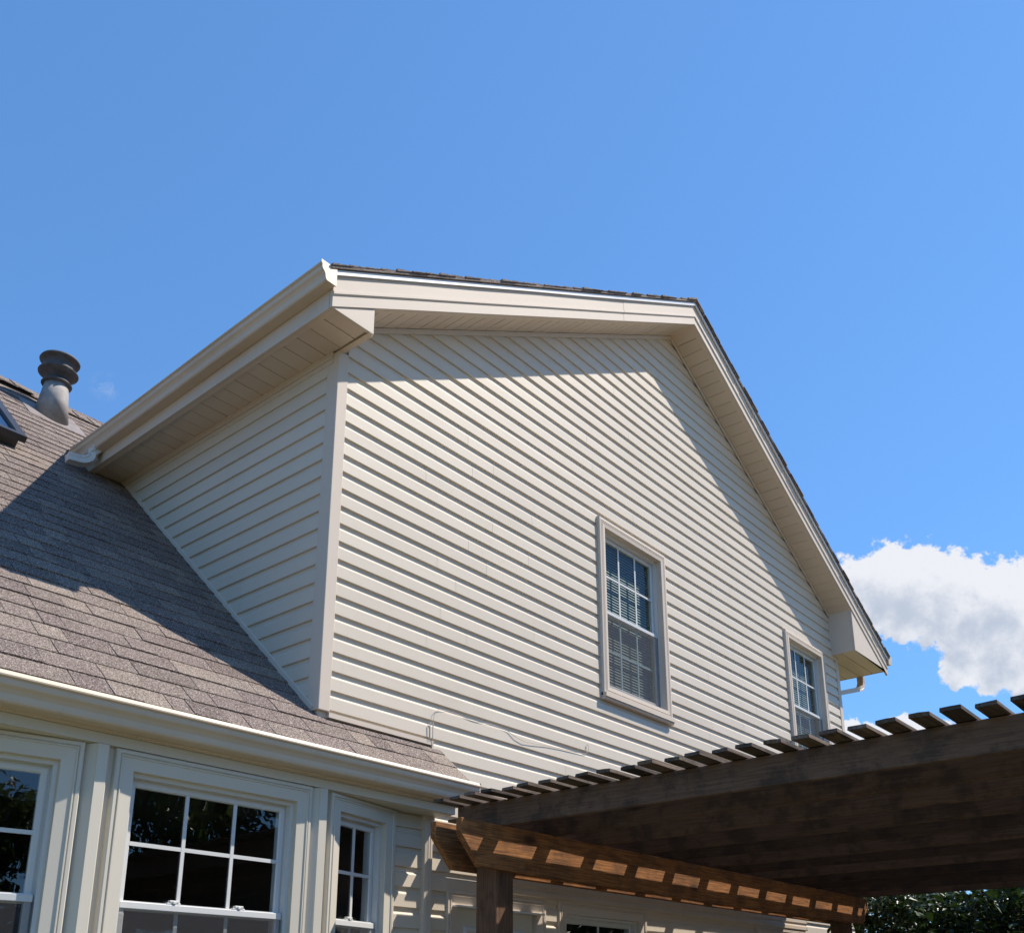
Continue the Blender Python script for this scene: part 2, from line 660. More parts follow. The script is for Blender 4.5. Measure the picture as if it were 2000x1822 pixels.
def window(parent, M, w, z0, z1, prof, cols, zmeet, rows=2, screen=True, blinds=None, locks=0, label=None, trim=TRIM, tw=0.08, depth=0.035, sill=False, glass=None):
    glass = glass or GLASS
    """double-hung window; local: u along the wall from 0 to w, -y outwards, z up"""
    mb = MB()
    ring_sweep(mb, tw - 0.004, w - tw + 0.004, z0 + tw - 0.004, z1 - tw + 0.004,
               [(0, depth - 0.03), (0.0, depth * -0.2), (0.022, depth * -0.2), (0.022, -depth), (0.034, -depth), (0.034, -depth - 0.06)], M)
    win = mb.build('window', WHITE, parent, M)
    if label:
        win['label'] = label
    for sd in range(4):
        if sd == 0 and z0 < -1.7:
            pass
        trim_side(0, w, z0, z1, prof, sd).build('frame', trim, win, M)
    if sill:
        MB().box((0.0, -0.062, z0 - 0.012), (w, -0.005, z0 + 0.022)).box((0.0, -0.05, z0 - 0.03), (w + 0.004, -0.005, z0 - 0.014)).build('sill', trim, win, M)
    a, b = tw + 0.028, w - tw - 0.028
    lo, hi = z0 + tw + 0.028, z1 - tw - 0.028
    yu, yl = depth + 0.006, depth - 0.018      # upper sash sits further in
    # upper sash
    s = 0.026
    up = MB()
    ring_sweep(up, a, b, zmeet - 0.02, hi, [(0, -yu - 0.012), (0, -yu + 0.012), (s - 0.006, -yu + 0.012), (s, -yu + 0.006), (s, -yu - 0.012)])
    up.build('sash', WHITE, win, M)
    dn = MB()
    ring_sweep(dn, a, b, lo, zmeet + 0.02, [(0, -yl - 0.03), (0, -yl + 0.004), (s - 0.006, -yl + 0.004), (s, -yl), (s, -yl - 0.03)])
    dn.build('sash', WHITE, win, M)
    MB().box((a - 0.004, yl - 0.012, zmeet - 0.014), (b + 0.004, yl + 0.02, zmeet + 0.016)).build('meeting_rail', WHITE, win, M, bevel=0.003)
    yg = yu - 0.004
    MB().add([(a + s - .004, yg, zmeet), (b - s + .004, yg, zmeet), (b - s + .004, yg, hi - s + .004), (a + s - .004, yg, hi - s + .004)], [(0, 1, 2, 3)]).build('pane', glass, win, M)
    MB().add([(a + s - .004, yl + 0.012, lo + s - .004), (b - s + .004, yl + 0.012, lo + s - .004), (b - s + .004, yl + 0.012, zmeet), (a + s - .004, yl + 0.012, zmeet)], [(0, 1, 2, 3)]).build('pane', glass, win, M)
    gw = 0.009
    for (za, zb_, y_) in ((zmeet + 0.016, hi - s + .003, yg - 0.0075), (lo + s - .003, zmeet - 0.014, yl + 0.016)):
        for k in range(1, cols):
            u = a + s + (b - a - 2 * s) * k / cols
            MB().box((u - gw, y_, za), (u + gw, y_ + 0.006, zb_)).build('muntin', WHITE, win, M)
        for k in range(1, rows):
            z = za + (zb_ - za) * k / rows
            MB().box((a + s - .003, y_ + 0.001, z - gw), (b - s + .003, y_ + 0.0055, z + gw)).build('muntin', WHITE, win, M)
    if screen:
        MB().add([(a - .01, yl - 0.014, lo - .012), (b + .01, yl - 0.014, lo - .012), (b + .01, yl - 0.014, zmeet - 0.014), (a - .01, yl - 0.014, zmeet - 0.014)], [(0, 1, 2, 3)]).build('insect_screen', SCREEN, win, M)
    for k in range(locks):
        u = a + (b - a) * ((k + 0.75) / (locks + 0.45) if locks > 1 else 0.4)
        lk = MB()
        lk.box((u - 0.034, yl - 0.008, zmeet + 0.017), (u + 0.034, yl + 0.012, zmeet + 0.025))
        lk.box((u - 0.022, yl - 0.010, zmeet + 0.025), (u + 0.024, yl + 0.010, zmeet + 0.036))
        lk.box((u - 0.008, yl - 0.016, zmeet + 0.019), (u + 0.008, yl - 0.008, zmeet + 0.031))
        lk.build('sash_lock', WHITE, win, M, bevel=0.002)
    if blinds:
        bm = MB()
        z = blinds[0]
        while z < blinds[1]:
            bm.add([(a - .01, 0.082, z), (b + .01, 0.082, z), (b + .01, 0.092, z + 0.017), (a - .01, 0.092, z + 0.017)], [(0, 1, 2, 3)])
            z += 0.0245
        tag(bm.build('blind', BLIND, win, M), kind='stuff')
    return win


WINS = [(2.636, 3.648, 0.600, 2.125), (6.066, 7.066, 0.600, 2.158)]
DOORS = [(0.955, 1.905, GZ + 0.06, -1.015), (2.045, 3.135, GZ + 0.9, -0.995), (4.95, 5.95, GZ + 0.9, -1.0)]

# -- siding ------------------------------------------------------------------
BP = [(0.0, -0.0005), (0.0, 0.0136), (0.002, 0.0152), (0.070, 0.0140), (0.075, 0.0132), (0.079, 0.0102), (0.082, 0.0058), (0.086, 0.0024), (0.1143, 0.0010)]


def board(name, wall, z0, spans, xlim, axis='y', plane=0.0, out=-1):
    """one Dutch-lap course. spans [(a,b,zlo,zhi)], xlim(z)->(lo,hi) trims the ends"""
    mb = MB()
    for (a, b, zl, zh) in spans:
        pts = []
        for (dz, o) in BP:
            pts.append((z0 + dz, o))
        q = [p for p in pts if zl <= p[0] <= zh]
        def at(z):
            for i in range(len(pts) - 1):
                if pts[i][0] <= z <= pts[i + 1][0] and pts[i + 1][0] > pts[i][0]:
                    t = (z - pts[i][0]) / (pts[i + 1][0] - pts[i][0])
                    return pts[i][1] + t * (pts[i + 1][1] - pts[i][1])
            return pts[-1][1]
        if not q:
            continue
        if q[0][0] > zl + 1e-6 and zl > z0:
            q = [(zl, at(zl))] + q
        if q[-1][0] < zh - 1e-6 and zh < z0 + E_:
            q = q + [(zh, at(zh))]
        if len(q) < 2:
            continue
        L, R = [], []
        for (z, o) in q:
            lo, hi = xlim(z)
            lo, hi = max(a, lo), min(b, hi)
            if hi < lo:
                lo = hi = (lo + hi) / 2
            if axis == 'y':
                L.append((lo, plane - o, z))
                R.append((hi, plane - o, z))
            else:
                L.append((plane - o, lo, z))
                R.append((plane - o, hi, z))
        # tiny waviness of the lower edge so no course is ruler straight
        n = len(q)
        rings = [L]
        segs = max(1, int((max(p[0 if axis == 'y' else 1] for p in R) - min(p[0 if axis == 'y' else 1] for p in L)) / 0.8))
        for k in range(1, segs + 1):
            t = k / segs
            w = 0.0 if k == segs else random.uniform(-0.0012, 0.0012)
            rings.append([(l[0] + (r[0] - l[0]) * t, l[1] + (r[1] - l[1]) * t + (w if axis == 'y' else 0), l[2] + (r[2] - l[2]) * t + w * 0.7) for l, r in zip(L, R)])
        mb.sweep(rings, closed=False)
    if not mb.f:
        return None
    return mb.build(name, SIDING, wall)


# wall sheathing with openings, one mesh
def wall_sheet(name, xs, zs, holes, y, clip=None):
    mb = MB()
    for i in range(len(xs) - 1):
        for j in range(len(zs) - 1):
            cx, cz = (xs[i] + xs[i + 1]) / 2, (zs[j] + zs[j + 1]) / 2
            if any(h[0] < cx < h[1] and h[2] < cz < h[3] for h in holes):
                continue
            mb.add([(xs[i], y, zs[j]), (xs[i + 1], y, zs[j]), (xs[i + 1], y, zs[j + 1]), (xs[i], y, zs[j + 1])], [(0, 1, 2, 3)])
    return mb


holes = [(a + .06, b - .06, c + .06, d - .06) for (a, b, c, d) in WINS + DOORS]
xs = sorted(set([X0 + .01, X1 - .01, 0.5, 0.8] + [h[0] for h in holes] + [h[1] for h in holes]))
zs = sorted(set([GZ, -0.6, -0.2, 2.16] + [h[2] for h in holes] + [h[3] for h in holes]))
mb = wall_sheet('gable_wall', xs, zs, holes + [(X0, 0.5, GZ, -0.6), (X0, 0.8, -0.6, -0.2)], 0.004)
mb.add([(X0 + .01, 0.004, 2.16), (X1 - .01, 0.004, 2.16), (X1 - .01, 0.004, zb(X1) + .05), (XA, 0.004, ZAP + .05), (X0 + .01, 0.004, zb(X0) + .05)], [(0, 1, 2, 3, 4)])
gwall = mb.build('gable_wall', SIDING, house)

for k in range(-28, 41):
    z0 = k * E_
    if z0 < GZ:
        continue
    xl = X0 + 0.078
    xr = X1 - 0.074
    if k == -2:
        xl = 0.812
    elif -6 < k < -2:
        xl = 0.80
    elif k <= -6:
        xl = 0.50
    zlo_all = -0.135 if k == -2 else z0
    spans = []
    cuts = []
    for (a, b, c, d) in WINS + DOORS:
        if c - .03 < z0 + E_ and d > z0:
            cuts.append((a, b, c - 0.03, d))
    cuts.sort()
    cur = xl
    for (a, b, c, d) in cuts:
        spans.append((cur, a + .004, z0, z0 + E_))
        if c > z0:
            spans.append((a + .004, b - .004, z0, c))
        if d < z0 + E_:
            spans.append((a + .004, b - .004, d, z0 + E_))
        cur = b - .004
    spans.append((cur, xr, z0, z0 + E_))
    spans2 = []
    for (a, b, zl, zh) in spans:
        if b - a > 2.2 and k > -8:
            c_ = a + (b - a) * random.uniform(.25, .75)
            spans2 += [(a, c_ - .0008, zl, zh), (c_ + .0008, b, zl, zh)]
        else:
            spans2.append((a, b, zl, zh))
    spans = spans2
    for sp in spans:
        board('siding_board', gwall, z0, [sp], lambda z: (XA - (ZAP - z) / SL - .0, XA + (ZAP - z) / SL))
    if k == -2:
        pass
# the cut course that sits on the starter flashing above the lower roof
MB().box((X0 + .078, -0.019, -0.158), (0.815, -0.002, -0.130)).build('starter_trim', TRIM, gwall)
MB().box((0.800, -0.021, -0.30), (0.818, -0.002, -0.1585)).build('channel_trim', TRIM, gwall)
board('siding_board', gwall, -2 * E_, [(X0 + .078, 0.80, -0.132, 0.0)], lambda z: (-9, 9))
# small siding joints
# frieze channel under the rake soffit
for sgn in (-1, 1):
    xe = X0 if sgn < 0 else 7.40
    mb = MB()
    pr_ = [(-0.032, -0.002), (-0.032, -0.036), (-0.026, -0.040), (-0.020, -0.036), (-0.020, -0.004), (-0.002, -0.004), (-0.002, -0.002)]
    mb.sweep([[(x, y, zb(x) + dz) for (y, dz) in pr_] for x in (xe, XA)])
    mb.build('frieze_trim', TRIM, gwall)

# corner posts
mb = MB()
mb.sweep([[(x, y, z) for (x, y) in ((X0, -0.020), (-0.004, -0.020), (-0.004, -0.002), (X0 + .016, -0.002), (X0 + .016, 0.086), (X0, 0.086))] for z in (-0.128, 2.168)])
mb.build('corner_post', TRIM, house, bevel=0.004)
mb = MB()
mb.sweep([[(x, y, z) for (x, y) in ((X1, -0.020), (X1 - .076, -0.020), (X1 - .076, -0.002), (X1 - .016, -0.002), (X1 - .016, 0.086), (X1, 0.086))] for z in (GZ, 2.216)])
mb.build('corner_post', TRIM, house, bevel=0.004)
# ribbed corner post where the ground floor steps out beside the bay
mb = MB()
mb.sweep([[(x, y, z) for (x, y) in ((0.742, -0.002), (0.742, -0.040), (0.760, -0.044), (0.764, -0.038), (0.768, -0.044), (0.778, -0.044), (0.782, -0.038), (0.786, -0.044), (0.800, -0.044), (0.804, -0.002))] for z in (GZ, -0.601)])
mb.build('corner_post', TRIM, house)

# -- side wall (in shade), courses follow the same lines
swall = MB().add([(X0 + .016, 0.0, -0.3), (X0 + .016, 8.0, -0.3), (X0 + .016, 8.0, 2.3), (X0 + .016, 0.0, 2.3)], [(0, 1, 2, 3)]).build('side_wall', SIDING, house)
for k in range(0, 20):
    z0 = k * E_ - 0.034
    board('siding_board', swall, z0, [(0.080, 8.0, z0, min(z0 + E_, 2.18))], lambda z: (0.0, 0.165 + 1.089 * z), 'x', X0 + .014)
mb = MB()   # channel along the roof
n_ = Vector((0, 0.0, 1))
a_, b_ = (0.045, -0.125), (2.72, 2.338)
pr_ = [(X0 + .016, 0.0), (X0 - .006, 0.0), (X0 - .006, 0.030), (X0 + .002, 0.034), (X0 + .016, 0.034)]
mb.sweep([[(x, y - o * 0.68, z + o * 0.73) for (x, o) in pr_] for (y, z) in (a_, b_)])
mb.build('channel_trim', TRIM, swall)
MB().add([(X0 - .003, 0.08, -0.13), (X0 - .003, 2.8, 2.36), (X0 - .003, 2.8, 2.45), (X0 - .003, 0.02, -0.10)], [(0, 1, 2, 3)])
MB().box((X0 - .012, 0.03, 2.128), (X0 + .016, 2.75, 2.172)).box((X0 - .004, 0.03, 2.095), (X0 + .016, 2.75, 2.127)).build('frieze_trim', TRIM, swall)
# far right side wall and back, so the house is closed
swall2 = MB().add([(X1 - .012, 0.0, GZ), (X1 - .012, 8.0, GZ), (X1 - .012, 8.0, 2.3), (X1 - .012, 0.0, 2.3)], [(0, 1, 2, 3)]).build('side_wall', SIDING, house)
bw = MB().add([(-4.2, 8.0, GZ), (X1, 8.0, GZ), (X1, 8.0, zb(X1)), (XA, 8.0, ZAP), (X0, 8.0, zb(X0)), (-4.2, 8.0, -0.4)], [(0, 1, 2, 3, 4, 5)]).build('back_wall', SIDING, house)

# -- upper roof --------------------------------------------------------------
# rake boards
for sgn in (-1, 1):
    xe = -0.376 if sgn < 0 else 8.358
    mb = MB()
    pr_ = [(-OV, 0), (-OV, 0.074), (-OV - .010, 0.082), (-OV - .010, 0.098), (-OV - .002, 0.106), (-OV - .002, 0.212), (-.275, 0.212), (-.275, 0)]
    segs = 7
    rings = []
    for i in range(segs + 1):
        x = xe + (XA - xe) * i / segs
        w = random.uniform(-.003, .003) if 0 < i < segs else 0
        rings.append([(x, y + (w if y < -.29 else 0), zb(x) + dz + (w * .6 if dz > .2 else 0)) for (y, dz) in pr_])
    if sgn < 0:
        cut = 5
        MB().sweep(rings[:cut + 1]).build('rake_board', TRIM, house)
        lap = [[(x - (.02 if q == 0 else 0), y - .0016, z - (.02 * SL if q == 0 else 0)) for (x, y, z) in r] for q, r in enumerate(rings[cut:])]
        MB().sweep(lap).build('rake_board', TRIM, house)
    else:
        mb.sweep(rings)
        mb.build('rake_board', TRIM, house)
    mb = MB()
    pr_ = [(-OV - .020, 0.206), (-OV - .020, 0.238), (-.22, 0.242), (-.22, 0.222), (-OV - .012, 0.219), (-OV - .012, 0.206)]
    xe2 = xe - 0.012 if sgn < 0 else xe + .012
    rings = []
    for i in range(segs + 1):
        x = xe2 + (XA - xe2) * i / segs
        w = random.uniform(-.004, .003) if 0 < i < segs else 0
        rings.append([(x, y, zb(x) + dz + (w if dz < .21 else 0)) for (y, dz) in pr_])
    mb.sweep(rings)
    mb.build('drip_edge', DRIP, house)
    # roof slope with its stepped shingle courses
    deck = MB()
    e2 = xe + sgn * 0.045
    deck.sweep([[(x, y, zb(x) + dz) for (x, dz) in ((e2, 0.244), (XA, 0.244), (XA, 0.262), (e2, 0.262))] for y in (-OV - .034, 8.3)])
    rf = deck.build('roof', SHINGLE1, house)
    co = MB()
    L = abs(XA - e2)
    dxc = 0.143 * math.cos(math.atan(SL))
    n = int(L / dxc)
    for i in range(n + 1):
        xa_ = e2 - sgn * i * dxc
        xb_ = e2 - sgn * min(L, (i + 1) * dxc + .03)
        y = -OV - .034 - random.uniform(0, .014)
        while y < 8.3:
            wd = random.choice((0.16, 0.22, 0.3, 0.34)) if y < 3 else 2.0
            t = random.choice((0.006, 0.011, 0.015))
            y2 = min(y + wd, 8.3)
            co.hexa([(xa_, y, zb(xa_) + .262), (xb_, y, zb(xb_) + .262), (xb_, y2, zb(xb_) + .262), (xa_, y2, zb(xa_) + .262),
                     (xa_, y, zb(xa_) + .264 + t), (xb_, y, zb(xb_) + .2635), (xb_, y2, zb(xb_) + .2635), (xa_, y2, zb(xa_) + .264 + t)])
            y = y2 + 0.004
    tag(co.build('shingle', SHINGLE1, rf), kind='stuff')
rc = MB()
y = -OV - .04
while y < 8.3:
    y2 = y + 0.14
    for sg in (-1, 1):
        rc.hexa([(XA, y, ZAP + .275), (XA + sg * .14, y, zb(XA + .14) + .272), (XA + sg * .14, y2 + .03, zb(XA + .14) + .270), (XA, y2 + .03, ZAP + .272),
                 (XA, y, ZAP + .288), (XA + sg * .14, y, zb(XA + .14) + .283), (XA + sg * .14, y2 + .03, zb(XA + .14) + .275), (XA, y2 + .03, ZAP + .279)])
    y = y2
tag(rc.build('ridge_cap', SHINGLE1, house), kind='stuff')

# rake soffits: panels across the overhang
for sgn in (-1, 1):
    xe = -0.05 if sgn < 0 else 7.40
    sf = MB().sweep([[(x, y, zb(x) + dz) for (y, dz) in ((-.274, 0.012), (-.02, 0.012), (-.02, 0.020), (-.274, 0.020))] for x in (xe, XA)]).build('rake_soffit', SOFFIT, house)
    mb = MB()
    mb.sweep([[(x, y, zb(x) + dz) for (y, dz) in ((-.276, -0.0015), (-.246, -0.0015), (-.246, 0.010), (-.276, 0.010))] for x in (xe, XA)])
    mb.build('soffit_trim', SOFFIT, sf)
    L = abs(XA - xe)
    n = int(L / 0.110)
    for i in range(n + 1):
        a = XA - .002 if i == 0 else XA + sgn * (0.114 + (i - 1) * 0.110 + .0032)
        b = XA + sgn * (0.114 + i * 0.110 - .0022)
        if (b - xe) * sgn > 0:
            b = xe
        if (a - xe) * sgn >= -.004:
            break
        j = random.uniform(-.0008, .0008)
        MB().sweep([[(x, y, zb(x) + dz + j) for (y, dz) in ((-.2455, 0.001), (-.0325, 0.001), (-.0325, 0.009), (-.2455, 0.009))] for x in (a, b)]).build('soffit_panel', SOFFIT, sf)

# eave boxes at the two gable ends
ZE = 2.165
mb = MB()
mb.sweep([[(-0.372, y, ZE), (-0.050, y, ZE), (-0.050, y, zb(-.05) - .001), (-0.37, y, ZE + .003)] for y in (-0.292, -0.270)])
bx = mb.build('eave_box', TRIM, house, bevel=0.002)
MB().box((-0.052, -0.269, ZE + .001), (-0.040, -0.022, zb(-.05) + .01)).build('side_panel', TRIM, bx)
MB().box((-0.082, -0.290, ZE - .0035), (-0.0505, -0.022, ZE + .008)).build('soffit_trim', SOFFIT, bx)
mb = MB()
ZR = 2.216
mb.sweep([[(7.376, y, ZR), (8.352, y, ZR), (8.352, y, zb(8.352) + .02), (7.376, y, zb(7.376) - .001)] for y in (-0.292, -0.270)])
bx2 = mb.build('eave_box', TRIM, house, bevel=0.002)
MB().box((7.374, -0.2695, ZR + .001), (7.386, -0.002, zb(7.38) + .01)).build('side_panel', TRIM, bx2)

# left eave: fascia, soffit panels, gutter
fz = lambda y: -0.012 * (y + .3)
mb = MB()
mb.sweep([[(x, y, z + fz(y)) for (x, z) in ((-0.378, 2.163), (-0.356, 2.163), (-0.356, 2.40), (-0.378, 2.40))] for y in (-0.272, 2.62)])
mb.build('fascia', GUTTER, house)
es = MB().add([(-0.356, -0.27, 2.184), (-0.06, -0.27, 2.184), (-0.06, 2.75, 2.184), (-0.356, 2.75, 2.184)], [(0, 1, 2, 3)]).build('eave_soffit', SOFFIT, house)
MB().sweep([[(x, y, z + fz(y)) for (x, z) in ((-0.3555, 2.166), (-0.330, 2.166), (-0.330, 2.180), (-0.3555, 2.180))] for y in (-0.27, 2.7)]).build('soffit_trim', SOFFIT, es)
y = -0.29 + 0.129 * 0.2
y = -0.268
edges = [-0.268] + [-0.038 + 0.1292 * i for i in range(-1, 22)]
for i in range(len(edges) - 1):
    a, b = edges[i] + .003, edges[i + 1] - .003
    if b - a < .02 or a > 2.62:
        continue
    MB().box((-0.3295, a, 2.1705 + random.uniform(-.001, .001)), (-0.092, b, 2.179)).build('soffit_panel', SOFFIT, es)


def k_gutter(parent, P0, P1, back, sx, name='gutter', mat=GUTTER, tilt=0.0):
    """K-style gutter: profile (out, z) swept from P0 to P1; sx maps out -> world"""
    prof = [(0.0, 0.0), (0.0, -0.112), (0.070, -0.112), (0.078, -0.106), (0.082, -0.094), (0.084, -0.078), (0.094, -0.062), (0.108, -0.050), (0.112, -0.040), (0.113, -0.026), (0.125, -0.020), (0.126, -0.014), (0.114, 0.004),
            (0.104, 0.006), (0.102, 0.002), (0.110, -0.001), (0.119, -0.014), (0.109, -0.021), (0.108, -0.039), (0.104, -0.047), (0.090, -0.059), (0.080, -0.076), (0.078, -0.093), (0.074, -0.104), (0.004, -0.108), (0.004, 0.0)]
    mb = MB()
    n = 6
    rings = []
    for i in range(n + 1):
        t = i / n
        w = random.uniform(-.0022, .0022) if 0 < i < n else 0
        rings.append([sx(o + w, z + w, t) for (o, z) in prof])
    mb.sweep(rings)
    return mb.build(name, mat, parent)


def end_cap(parent, fn, mat=GUTTER):
    prof = [(-0.004, 0.003), (-0.004, -0.115), (0.072, -0.115), (0.081, -0.108), (0.086, -0.094), (0.088, -0.079), (0.097, -0.064), (0.111, -0.052), (0.116, -0.041), (0.116, -0.023), (0.1255, -0.015), (0.1255, 0.003)]
    mb = MB()
    mb.sweep([[fn(o, z, d) for (o, z) in prof] for d in (0.0, 0.006)])
    return mb.build('end_cap', mat, parent)


gy0, gy1 = -0.322, 2.60
gt = lambda t: -0.026 * (gy1 - gy0) * t
gl = k_gutter(house, None, None, None, lambda o, z, t: (-0.3795 - o * 0.90, gy0 + (gy1 - gy0) * t, 2.398 + z + gt(t)))
end_cap(gl, lambda o, z, d: (-0.3795 - o * .90, gy0 - d, 2.398 + z))
end_cap(gl, lambda o, z, d: (-0.3795 - o * .90, gy1 + d, 2.398 + z + gt(1)))


def rect_pipe(mb, pts, w, h, rib=0.003):
    pts = [Vector(p) for p in pts]
    rings = []
    for i, p in enumerate(pts):
        t = (pts[min(i + 1, len(pts) - 1)] - pts[max(i - 1, 0)]).normalized()
        side = t.cross(Vector((0, 0, 1)))
        if side.length < .2:
            side = Vector((0, 1, 0)) if abs(t.y) < .9 else Vector((1, 0, 0))
        side.normalize()
        up = side.cross(t).normalized()
        s_ = 1 + (0.05 if i % 2 else 0)
        prof = []
        for (a, b) in ((-1, -1), (-.5, -1), (-.4, -.9), (.4, -.9), (.5, -1), (1, -1), (1, -.4), (.92, -.3), (.92, .3), (1, .4), (1, 1), (.5, 1), (.4, .9), (-.4, .9), (-.5, 1), (-1, 1), (-1, .4), (-.92, .3), (-.92, -.3), (-1, -.4)):
            prof.append(p + side * a * w / 2 * s_ + up * b * h / 2 * s_)
        rings.append(prof)
    mb.sweep(rings)
    return mb


# elbow that spills on the lower roof
el = MB()
arc = [(-0.425, 2.32, 2.262), (-0.425, 2.32, 2.215)]
for i in range(7):
    a = i / 6 * PI / 2 * 0.95
    arc.append((-0.425 - 0.095 * (1 - math.cos(a)), 2.32 + 0.03 * i / 6, 2.205 - 0.095 * math.sin(a)))
arc += [(-0.60, 2.36, 2.103)]
rect_pipe(el, arc, 0.08, 0.058)
el.build('downspout_elbow', WHITE, gl)

# right eave: soffit panels, gutter and downspout offset
es2 = MB().add([(7.50, -0.27, ZR + .018), (8.35, -0.27, ZR + .018), (8.35, 8, ZR + .018), (7.50, 8, ZR + .018)], [(0, 1, 2, 3)]).build('eave_soffit', SOFFIT, house)
for i in range(24):
    a = -0.285 + 0.17 * i
    if i == 0:
        MB().box((7.386, a + .018, ZR + .002), (8.35, a + .162, ZR + .010)).build('soffit_panel', SOFFIT, es2)
    else:
        MB().box((7.386 if a < -.1 else 7.532, a, ZR + .002), (8.35, a + .162, ZR + .010)).build('soffit_panel', SOFFIT, es2)
MB().box((8.352, -0.268, ZR - .002), (8.374, 8.0, ZR + .22)).build('fascia', GUTTER, house)
gr_ = k_gutter(house, None, None, None, lambda o, z, t: (8.376 + o, -0.32 + 8.3 * t, 2.415 + z))
end_cap(gr_, lambda o, z, d: (8.376 + o, -0.32 - d, 2.415 + z))
dp = MB()
rect_pipe(dp, [(8.43, 0.06, 2.31), (8.43, 0.06, 2.20), (8.425, 0.06, 2.14), (8.39, 0.06, 2.08), (8.33, 0.06, 2.045), (8.22, 0.06, 2.01), (7.62, 0.06, 1.82), (7.575, 0.06, 1.78), (7.57, 0.06, 1.70), (7.57, 0.06, GZ + .1)], 0.075, 0.055)
dp.build('downspout', GUTTER, gr_)

# -- lower roof ---------------------------------------------------------------
UPV = Vector((0, 0.7343, 0.6787))
NRM = Vector((0, -0.6787, 0.7343))
P_E = Vector((0, RY0 + RS * -0.402, -0.402)) - Vector((0, .012, 0))   # eave point on the plane
SLOPE_LEN = (3.95 - P_E.y) / 0.7343
XR_LOW = 0.882
mb = MB()
for (a, b, s0, s1) in ((-4.3, XR_LOW, 0.0, 0.36), (-4.3, X0 + .02, 0.36, SLOPE_LEN)):
    q = [P_E + UPV * s + Vector((x, 0, 0)) - NRM * d for d in (0.004, 0.03) for (x, s) in ((a, s0), (b, s0), (b, s1), (a, s1))]
    mb.hexa([q[4], q[5], q[6], q[7], q[0], q[1], q[2], q[3]])
q = [P_E + UPV * SLOPE_LEN, ]
rz = (P_E + UPV * SLOPE_LEN)
mb.add([(-4.3, rz.y, rz.z), (X0, rz.y, rz.z), (X0, rz.y * 2 + .2, -0.4), (-4.3, rz.y * 2 + .2, -0.4)], [(0, 1, 2, 3)])
xv = lambda z: XA - (ZAP + .262 - z) / SL
vq = [(X0 + .02, 2.35), (xv(2.45), 2.45), (xv(rz.z), rz.z), (X0 + .02, rz.z)]
mb.add([(x, RY0 + RS * z - .012 + .003, z - .003) for (x, z) in vq], [(0, 1, 2, 3)])
lroof = mb.build('lower_roof', DARK, house)

EXPO = 0.1425
SH_MESH = {}


def shingle_mesh(w, thick, slant):
    key = (w, thick, slant)
    if key not in SH_MESH:
        L = EXPO + 0.035
        t0, t1 = thick, 0.0015
        j = slant
        v = [(0, 0, 0), (w, 0, 0), (w + j, L, 0), (j, L, 0), (0, 0, t0), (w, 0, t0), (w + j, L, t1), (j, L, t1)]
        SH_MESH[key] = MB().hexa(v).mesh('shingle', SHINGLE)
    return SH_MESH[key]


ncourse = int(SLOPE_LEN / EXPO)
rest = MB()
count = 0
B3 = Matrix(((1, 0, 0), (0, UPV.y, NRM.y), (0, UPV.z, NRM.z))).to_4x4()
for c in range(ncourse + 1):
    s = c * EXPO - 0.012
    y_here = P_E.y + UPV.y * s
    xr = XR_LOW if s < 0.30 else X0 - .004
    z_here = P_E.z + UPV.z * s
    if z_here > 2.52:
        xr = xv(z_here)
    xleft = -4.3
    xvis = -2.02 + (y_here + .25) * 0.305
    x = xleft + random.uniform(0, 0.2)
    x = xr
    first = True
    while x > xleft:
        w = random.choice((0.11, 0.14, 0.17, 0.20, 0.23, 0.27, 0.32))
        thick = random.choice((0.007, 0.0085, 0.0105))
        slant = 0.0
        x0 = x - w
        pos = P_E + UPV * s + Vector((x0 + .0012, 0, 0)) + NRM * (0.0005 + random.uniform(0, .0012))
        M = Matrix.Translation(pos) @ B3
        w_ = w - 0.0042
        if x > xvis and count < 300:
            me = shingle_mesh(round(w_, 4), thick, slant if not first else 0.0)
            o = link('shingle', me, lroof, M)
            count += 1
        else:
            L = EXPO + .035
            v = [(0, 0, 0), (w_, 0, 0), (w_ + slant, L, 0), (slant, L, 0), (0, 0, thick), (w_, 0, thick), (w_ + slant, L, .0015), (slant, L, .0015)]
            rest.hexa([M @ Vector(a) for a in v])
        first = False
        x = x0
tag(rest.build('shingle_field', SHINGLE1, lroof), kind='stuff')
# ridge vent with cap shingles
mb = MB()
mb.sweep([[(x, rz.y + dy, rz.z + dz) for (dy, dz) in ((-.13, -.105), (-.13, -.075), (0, .030), (.13, -.075), (.13, -.105), (0, 0.0))] for x in (-4.3, -0.34)])
mb.build('ridge_vent', DARK, house)
x = -4.2
while x < 0.6:
    x2 = x + 0.142
    mb = MB()
    t = random.uniform(0, .003) - (0.0 if x < -0.4 else 0.03)
    tq = 0.0 if x < -0.4 else -0.03
    for sg in (-1, 1):
        mb.hexa([(x, rz.y, rz.z + .036 + t), (x, rz.y + sg * .16, rz.z - .092 + t), (x2 + .03, rz.y + sg * .16, rz.z - .097 + tq), (x2 + .03, rz.y, rz.z + .032 + tq),
                 (x, rz.y, rz.z + .046 + t), (x, rz.y + sg * .16, rz.z - .080 + t), (x2 + .03, rz.y + sg * .16, rz.z - .093 + tq), (x2 + .03, rz.y, rz.z + .037 + tq)])
    mb.build('ridge_cap', SHINGLE, lroof)
    x = x2

